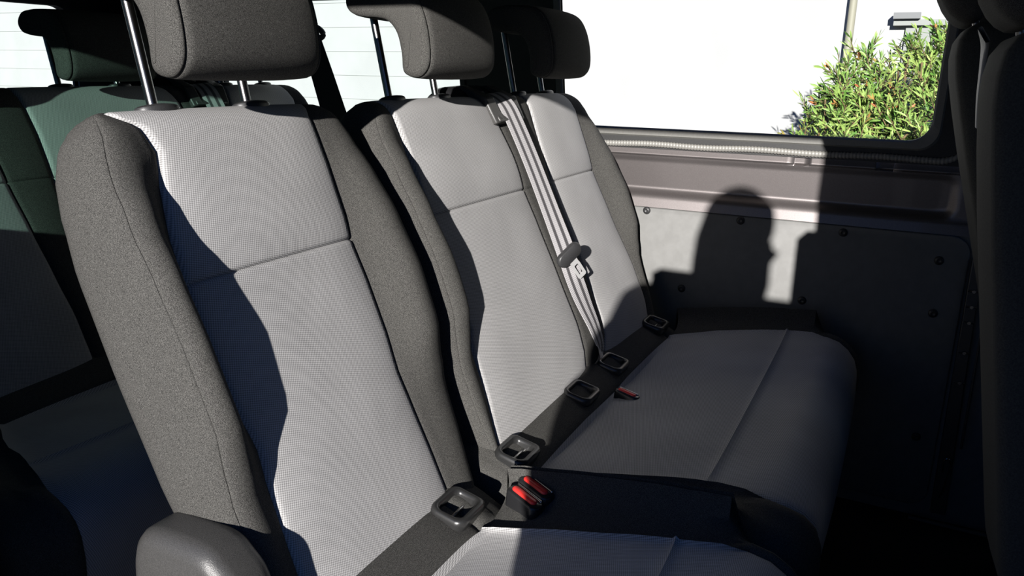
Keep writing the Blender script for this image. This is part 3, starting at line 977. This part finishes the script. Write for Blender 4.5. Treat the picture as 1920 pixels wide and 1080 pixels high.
# --- rear bench for three
DY = .94
P_A = (.75, PE, [(0, .19), (.3, .195), (.622, .17)])
rear = empty('rear_bench_seat', (1.23, .35 + DY, -1.08), 'greenish-lit triple bench seat behind the front row of seats, at the far left', 'bench seat')
RA_R = [(0, .225), (.1, .225), (.2, .215), (.3, .205), (.4, .195), (.5, .185), (.56, .175), (.622, .150)]
RB_L = [(0, .20), (.1, .20), (.2, .198), (.3, .192), (.4, .188), (.5, .186), (.56, .190), (.6, .198), (.622, .195)]
make_backrest(rear, .50, 1.95, [(.75, PE, RA_R), (1.23, RB_L, A_R), (1.71, C_L, C_R)], DY)
make_cushion(rear, .50, 1.94, [(1.23, [(.04, -.64), (.1, -.64), (.3, -.58), (.49, -.50)], [(.04, .60), (.1, .64), (.49, .62)])], DY)
for cx in (.75, 1.235, 1.715): make_headrest(rear, cx, DY, .022)
belt_outlet(rear, 1.53, DY)
seat_base(rear, .50, 1.94, DY)
rb = empty('seat_belt', (1.53, .55 + DY, -.6), 'seat belt emerging on top of the rear bench, glimpsed under the near headrest', 'seat belt')
cpts = [bl(1.53 + (c[0] - 1.45), c[1], c[2], DY) for c in cs]
V, F, UV = strap_mesh(cpts, wd, .0016, tw)
build('strap', V, F, M['belt'], rb, uvs=UV, angle=60)

# hanging belt in front of the rear side window
hb_ = empty('seat_belt', (1.95, 1.63, -.30), 'black seat belt hanging from the roof in front of the far rear window', 'seat belt')
def ribbon(name, pts, wds, tws, par, mt, th=.002):
    V, F, UV = strap_mesh(pts, wds, th, tws)
    return build(name, V, F, mt, par, uvs=UV, angle=60)
yd = (-.40, .92, 0)
ribbon('upper_strap', [(1.93, 1.77, .30), (1.945, 1.75, .20), (1.955, 1.71, .115)], [.075, .075, .070], [yd] * 3, hb_, M['belt_black'])
ribbon('lower_strap', [(1.955, 1.71, .11), (1.955, 1.66, -.03), (1.955, 1.615, -.16), (1.95, 1.575, -.30)], [.060, .070, .078, .085], [yd] * 4, hb_, M['belt_black'])
d_ = MB()
cc = Vector((1.955, 1.71, .108)); e1 = Vector((-.40, .92, .25)).normalized(); e2 = Vector((.1, -.2, 1)).normalized()
d_.tube([cc + e1 * .048 * math.cos(a) + e2 * .020 * math.sin(a) for a in [2 * math.pi * k / 24 for k in range(25)]], .009, 10)
d_.build('guide_loop', M['frame'], hb_)

# ------------------------------------------------------------------ front seats (seen from behind, in shade)
def front_seat(x0, x1, yb, label, strip=False, lean=15, ztop=.06, square=0.0):
    root = empty('front_seat', ((x0 + x1) / 2, yb - .4, -1.08), label, 'car seat')
    L_ = math.radians(lean)
    U_ = Vector((0, math.sin(L_), math.cos(L_))); N_ = Vector((0, -math.cos(L_), math.sin(L_)))
    B = Vector((0, yb - .60 * math.sin(L_) - .0, ztop - .62 * math.cos(L_)))
    cx = (x0 + x1) / 2; w = (x1 - x0) / 2
    def P(x, n, v):
        p = B + U_ * v + N_ * n; return (x, p.y, p.z)
    rows = []
    for v, s_, t in [(-.04, .90, 1), (0, .93, 1), (.1, .97, 1), (.2, 1, 1), (.3, 1, 1), (.335, 1, 1), (.34, .998, .985), (.345, 1, 1), (.4, .985, 1), (.48, .95, .98), (.54, .90, .94), (.575, .86, .86), (.60, .80, .72), (.615, .74, .50), (.62, .70, .2)]:
        loop = []
        s = 1 - (1 - s_) * (1 - square)
        for (a, n) in [(-1, .03), (-1, .07), (-.97, .11), (-.88, .135), (-.7, .12), (-.4, .10), (0, .095), (.4, .10), (.7, .12), (.88, .135), (.97, .11), (1, .07), (1, .03), (.985, .012), (.94, .003), (.8, 0), (.4, -.004), (0, -.006), (-.4, -.004), (-.8, 0), (-.94, .003), (-.985, .012)]:
            nc = .06
            loop.append(P(cx + w * s * a, nc + (n - nc) * t, v))
        rows.append(loop)
    mb = MB(); mb.loft(rows)
    mb.build('backrest', M['seatback'], root, angle=60)
    # headrest
    mb = MB()
    hr = []
    for x in (-.13, -.127, -.118, -.10, -.05, 0, .05, .10, .118, .127, .13):
        k = 1 - max(0, abs(x) - .10) ** 2 / .0009 * .35
        hr.append([P(cx + x, .045 + .045 * k * math.cos(a), .712 + .088 * k * math.sin(a)) for a in [2 * math.pi * q / 24 for q in range(24)]])
    mb.loft(hr)
    h = mb.build('headrest', M['black'], root, angle=70)
    for s in (-1, 1):
        t = MB(); t.tube([P(cx + s * .07, .05, .58), P(cx + s * .07, .05, .68)], .006, 12); t.build('post', M['post'], h)
    # cushion
    mb = MB()
    prof = [(yb - .24, -.60), (yb - .23, -.50), (yb - .28, -.475), (yb - .4, -.46), (yb - .6, -.45), (yb - .70, -.47), (yb - .72, -.53), (yb - .68, -.60)]
    mb = prism(smooth_poly(prof, 3), x0 + .01, x1 - .01, 'x', .03)
    mb.build('seat_cushion', M['black'], root, angle=60)
    mb = MB(); mb.box(x0 + .03, x1 - .03, yb - .62, yb - .26, -1.08, -.59)
    mb.build('seat_base', M['floor'], root, bevel=.02)
    if strip:
        # pale plastic edging on the far upper corner of the seat back
        pl = smooth_poly([P(x1 - .070, .010, .628), P(x1 - .045, .012, .612), P(x1 - .028, .010, .585), P(x1 - .014, .006, .545), P(x1 - .006, .004, .505)], 5, False)
        V_, F_, UV_ = strap_mesh(pl, [.026 - .014 * (i / (len(pl) - 1)) for i in range(len(pl))], .006, [(1, .1, 0)] * len(pl))
        build('edge_trim', V_, F_, M['edge'], root, uvs=UV_, bevel=.002)
    return root
M['seatback'] = noise_mat('dark_seatback_cloth', (0.040, 0.040, 0.036), (0.060, 0.060, 0.054), 500, 0.85, 0, 0.2, 0.2, 0.0004)
M['edge'] = mat('pale_grey_trim', (0.30, 0.30, 0.29), 0.5)
front_seat(1.50, 1.93, -.030, 'dark front seat standing close to the far window pillar, lower edge in deep shade', False, 16, .075)
front_seat(1.0, 1.30, -.060, 'dark front seat nearest the camera at the right edge, with pale grey edge trim', True, 10, .045, .62)

# ------------------------------------------------------------------ outside
GZ = -1.50
g = MB(); g.box(-14, 9, -14, 22, GZ - .1, GZ)
o = g.build('ground', M['ground'], None, smooth=False); tag(o, kind='structure')

fc = empty('white_building', (6.8, 4, GZ), 'long sunlit white building facade filling the view through the windows', 'building')
mb = MB(); mb.box(6.6, 7.0, -6, 24, GZ, 5.0)
mb.build('facade_wall', M['facade'], fc, smooth=False)
mb = MB()
for k in range(26):
    z = GZ + .25 + k * .235
    mb.box(6.594, 6.602, 3.2, 24, z, z + .004)
mb.build('cladding_joints', M['pale_grey'], fc, smooth=False)
mb = MB(); mb.box(6.50, 6.60, -1.6, .235, .355, .395); mb.box(6.56, 6.602, -1.6, .15, -.5, .355)
mb.build('window_ledge', M['pale_grey'], fc, smooth=False)
mb = MB(); mb.box(6.45, 6.55, .065, .24, .398, .44)
mb.build('wall_box', M['shade_grey'], fc, smooth=False)
mb = MB(); mb.tube([(6.50, .520, GZ), (6.50, .520, 4.9)], .027, 16)
o = mb.build('drain_pipe', M['beige'], None); tag(o, 'beige vertical drainpipe on the white facade behind the bush', 'pipe')

def bush():
    rnd = random.Random(5)
    root = empty('oleander_bush', (5.3, -.45, GZ), 'sunlit green bush with narrow pointed leaves outside the big side window', 'bush')
    V = []; F = []; V2 = []; F2 = []; ST = MB()
    def top(y):      # silhouette height
        return lerp_tab([(-1.2, .34), (-.5, .30), (-.15, .25), (0, .17), (.15, .10), (.28, .12), (.36, -.02), (.43, -.14), (.50, -.30), (.56, -.7)], y)
    def leaf(p, d, L_, w, VV, FF):
        d = d.normalized(); s = d.cross(Vector((rnd.uniform(-1, 1), rnd.uniform(-1, 1), rnd.uniform(-.3, 1)))).normalized()
        n_ = d.cross(s); b = len(VV)
        sag = Vector((0, 0, -1)) * L_ * rnd.uniform(0, .25)
        pts = [(0, 0), (.25, .8), (.55, 1), (.8, .55), (1, 0)]
        for t, k in pts:
            c = p + d * L_ * t + sag * t * t
            if k == 0: VV.append(tuple(c))
            else:
                VV.append(tuple(c + s * w * k + n_ * w * .25 * k)); VV.append(tuple(c)); VV.append(tuple(c - s * w * k + n_ * w * .25 * k))
        FF.extend([[b, b + 1, b + 2], [b, b + 2, b + 3], [b + 1, b + 4, b + 5, b + 2], [b + 2, b + 5, b + 6, b + 3], [b + 4, b + 7, b + 8, b + 5], [b + 5, b + 8, b + 9, b + 6], [b + 7, b + 10, b + 8], [b + 8, b + 10, b + 9]])
    N = 0
    while N < 1500:
        y = rnd.uniform(-1.15, .56); z = rnd.uniform(-1.1, .34)
        if z > top(y) - .02: continue
        if z < -.55 and rnd.random() < .7: continue
        dep = min(.5, (top(y) - z) * .9)
        x = 3.95 - rnd.random() ** .7 * dep - .05
        if y > .3: x += (y - .3) * .6
        N += 1
        p = Vector((x, y, z)) 
        ax = Vector((rnd.uniform(-.9, .2), rnd.uniform(-.6, .6) + (y + .2) * .5, rnd.uniform(.25, 1.0))).normalized()
        L0 = rnd.uniform(.10, .19)
        ST.tube([p - ax * L0 * .6, p + ax * L0 * .6], [.0035, .0015], 5)
        red = rnd.random() < .10
        for k in range(14):
            t = k / 13
            q = p - ax * L0 * .5 + ax * L0 * 1.1 * t
            a = k * 2.4 + rnd.uniform(-.4, .4)
            u = ax.cross(Vector((.3, .5, .2))).normalized(); w_ = ax.cross(u)
            spread = 1.0 - .62 * t
            d = ax * (.45 + .8 * t) + (u * math.cos(a) + w_ * math.sin(a)) * spread
            lf = rnd.uniform(.050, .100) * (1.0 - .35 * t)
            if red and t > .75: leaf(q, d, lf * .8, .0055, V2, F2)
            else: leaf(q, d, lf, rnd.uniform(.0034, .0058), V, F)
    for k in range(14):
        y = rnd.uniform(-.95, .4)
        ST.tube([(4.0, -.3 + (y + .3) * .25, GZ), (3.85, -.3 + (y + .3) * .7, -1.0), (3.8, y, -.4), (3.75, y + .03, min(.1, top(y) - .12))], [.02, .014, .009, .004], 7)
    KS = 1.36
    for L_ in (V, V2, ST.v): L_[:] = [(q[0] * KS, q[1] * KS, q[2] * KS if q[2] > -1.0 else -1.36 + (q[2] + 1.0) * (GZ + 1.36) / (GZ + 1.0)) for q in L_]
    build('foliage', V, F, M['leaf'], root, smooth=False)
    build('young_leaves', V2, F2, M['leaf_new'], root, smooth=False)
    ST.build('branches', M['bark'], root)
bush()

# ------------------------------------------------------------------ photographer standing outside the open door (casts the shadow on the side panel)
def skin_obj(name, nodes, edges, material, parent, levels=2, root_idx=0):
    """nodes: (x,y,z,r)"""
    me = bpy.data.meshes.new(name)
    base = origin_of(parent)
    me.from_pydata([tuple(Vector((n[0], n[1], n[2] + H)) - base) for n in nodes], edges, [])
    o = bpy.data.objects.new(name, me); COL.objects.link(o); o.parent = parent
    sk = o.modifiers.new('skin', 'SKIN'); sk.use_smooth_shade = True
    for i, n in enumerate(nodes):
        r = n[3]
        me.skin_vertices[0].data[i].radius = (r, r) if not isinstance(r, tuple) else (r[1], r[0])
        me.skin_vertices[0].data[i].use_root = (i == root_idx)
    sb_ = o.modifiers.new('sub', 'SUBSURF'); sb_.levels = levels; sb_.render_levels = levels
    me.materials.append(material)
    return o

def photographer():
    px_, py_ = -.38, -.225
    root = empty('person', (px_, py_, GZ), 'person standing outside the open side door, both hands raising a small camera', 'person')
    k_ = 1.84 / 1.79
    def Z(h): return GZ + h * k_
    N = [(px_ - .03, py_, Z(.92), (.14, .11)), (px_ - .03, py_, Z(1.10), (.13, .10)), (px_ - .02, py_, Z(1.28), (.155, .11)), (px_ - .01, py_, Z(1.42), (.13, .09)), (px_ + .005, py_, Z(1.51), .060),
         (px_ + .03, py_, Z(1.56), .065), (px_ + .045, py_, Z(1.64), .082), (px_ + .035, py_, Z(1.725), .080)]
    E = [(0, 1), (1, 2), (2, 3), (3, 4), (4, 5), (5, 6), (6, 7)]
    hy = -.01
    hz = -.02                                            # height of the hands
    for s in (-1, 1):
        b = len(N)
        N += [(px_ - .01, py_ + s * .18, Z(1.45), .060), (px_ + .03, py_ + .01 + s * .235, Z(1.12), .046), (px_ + .20, hy + s * .13, hz - .10, .034), (px_ + .285, hy + s * .085, hz - .04, .024), (px_ + .305, hy + s * .070, hz, .027)]
        E += [(3, b), (b, b + 1), (b + 1, b + 2), (b + 2, b + 3), (b + 3, b + 4)]
        b = len(N)
        N += [(px_ - .03, py_ + s * .095, Z(.86), .085), (px_ - .01, py_ + s * .11, Z(.48), .058), (px_ - .04, py_ + s * .12, Z(.09), .040), (px_ + .08, py_ + s * .13, Z(.035), .035)]
        E += [(0, b), (b, b + 1), (b + 1, b + 2), (b + 2, b + 3)]
    skin_obj('body', N, E, M['skin'], root)
    for s in (-1, 1):
        for k in range(4):
            z0 = hz + .030 - k * .017
            pts = [(px_ + .315, hy + s * .074, z0, .0088), (px_ + .345, hy + s * .076, z0 + .004, .0084), (px_ + .357, hy + s * (.066 - .003 * k), z0 + .003, .0078), (px_ + .357, hy + s * (.052 - .004 * k), z0, .0068)]
            skin_obj('finger', pts, [(0, 1), (1, 2), (2, 3)], M['skin'], root, 1)
        pts = [(px_ + .305, hy + s * .066, hz - .012, .011), (px_ + .304, hy + s * .052, hz + .002, .0095), (px_ + .304, hy + s * .036, hz + .010, .0085)]
        skin_obj('thumb', pts, [(0, 1), (1, 2)], M['skin'], root, 1)
    NS = [(px_ - .03, py_, Z(.86), (.21, .15)), (px_ - .03, py_, Z(1.10), (.215, .15)), (px_ - .02, py_, Z(1.28), (.205, .14)), (px_ - .01, py_, Z(1.44), (.165, .12))]
    ES = [(0, 1), (1, 2), (2, 3)]
    for s in (-1, 1):
        b = len(NS)
        NS += [(px_ - .01, py_ + s * .19, Z(1.475), .085), (px_ + .03, py_ + .01 + s * .235, Z(1.12), .110), (px_ + .15, hy - .04 + s * .16, hz - .13, .060)]
        ES += [(3, b), (b, b + 1), (b + 1, b + 2)]
    skin_obj('shirt', NS, ES, M['shirt'], root)
    NT = [(px_ - .03, py_, Z(.94), (.15, .12))]; ET = []
    for s in (-1, 1):
        b = len(NT)
        NT += [(px_ - .03, py_ + s * .10, Z(.84), .105), (px_ - .01, py_ + s * .115, Z(.48), .078), (px_ - .04, py_ + s * .12, Z(.10), .066)]
        ET += [(0, b), (b, b + 1), (b + 1, b + 2)]
    skin_obj('trousers', NT, ET, M['trousers'], root)
    for s in (-1, 1):
        sh = MB(); rings = []
        for t, w, h in ((-.09, .030, .05), (-.06, .038, .085), (0, .040, .09), (.07, .045, .065), (.13, .043, .045), (.17, .028, .03)):
            rings.append([(px_ + t, py_ + s * .125 + w * math.cos(a), GZ + max(0, h * .5 + h * .5 * math.sin(a))) for a in [2 * math.pi * k / 14 for k in range(14)]])
        sh.loft(rings); sh.build('shoe', M['frame'], root)
    hb2 = MB(); rings = []
    for k, (dz, ry, rx) in enumerate(((-.235, .062, .045), (-.20, .092, .060), (-.14, .102, .070), (-.08, .100, .072), (-.02, .094, .072), (.03, .080, .06))):
        rings.append([(px_ - .022 + rx * math.cos(a), py_ + ry * math.sin(a), Z(1.705) + dz) for a in [2 * math.pi * q / 24 for q in range(24)]])
    hb2.loft(rings); rings = []
    c = Vector((px_ + .022, py_, Z(1.705)))
    for i in range(9):
        ph = math.radians(-10 + 100 * i / 8)
        rings.append([(c.x + .108 * math.cos(ph) * math.cos(a) - (.012 if math.cos(a) > 0 else 0), c.y + .090 * math.cos(ph) * math.sin(a), c.z + .105 * math.sin(ph) + (.03 * math.cos(a) if i < 3 else 0)) for a in [2 * math.pi * k / 24 for k in range(24)]])
    hb2.loft(rings); hb2.build('hair', M['hair'], root)
    f = MB(); f.tube([(px_ + .118, py_, Z(1.66)), (px_ + .140, py_, Z(1.63)), (px_ + .120, py_, Z(1.622))], [.007, .012, .008], 8); f.build('nose', M['skin'], root)
    for s in (-1, 1):
        e = MB(); e.tube([(px_ + .112, py_ + s * .030, Z(1.658)), (px_ + .120, py_ + s * .030, Z(1.658))], [.011, .007], 10); e.build('eye', M['bright'], root)
        e = MB(); e.tube([(px_ + .03, py_ + s * .080, Z(1.665)), (px_ + .025, py_ + s * .094, Z(1.645)), (px_ + .03, py_ + s * .082, Z(1.62))], [.010, .013, .009], 8); e.build('ear', M['skin'], root)
    e = MB(); e.tube([(px_ + .118, py_ - .022, Z(1.590)), (px_ + .124, py_, Z(1.592)), (px_ + .118, py_ + .022, Z(1.590))], .005, 6); e.build('mouth', M['red_lip'], root)
    cm = empty('compact_camera', (-.045, py_, -.04), 'small black compact camera held up in the hands of the person outside', 'camera')
    mb = MB(); mb.box(-.063, -.035, hy - .062, hy + .066, -.038, .030); mb.build('camera_body', M['gloss'], cm, bevel=.004)
    mb = MB(); mb.tube([(-.036, 0, 0), (-.024, 0, 0), (-.018, 0, 0)], [.022, .021, .018], 24); mb.build('lens_barrel', M['steel'], cm)
M['red_lip'] = mat('lip', (0.5, 0.2, 0.17), 0.5)
photographer()
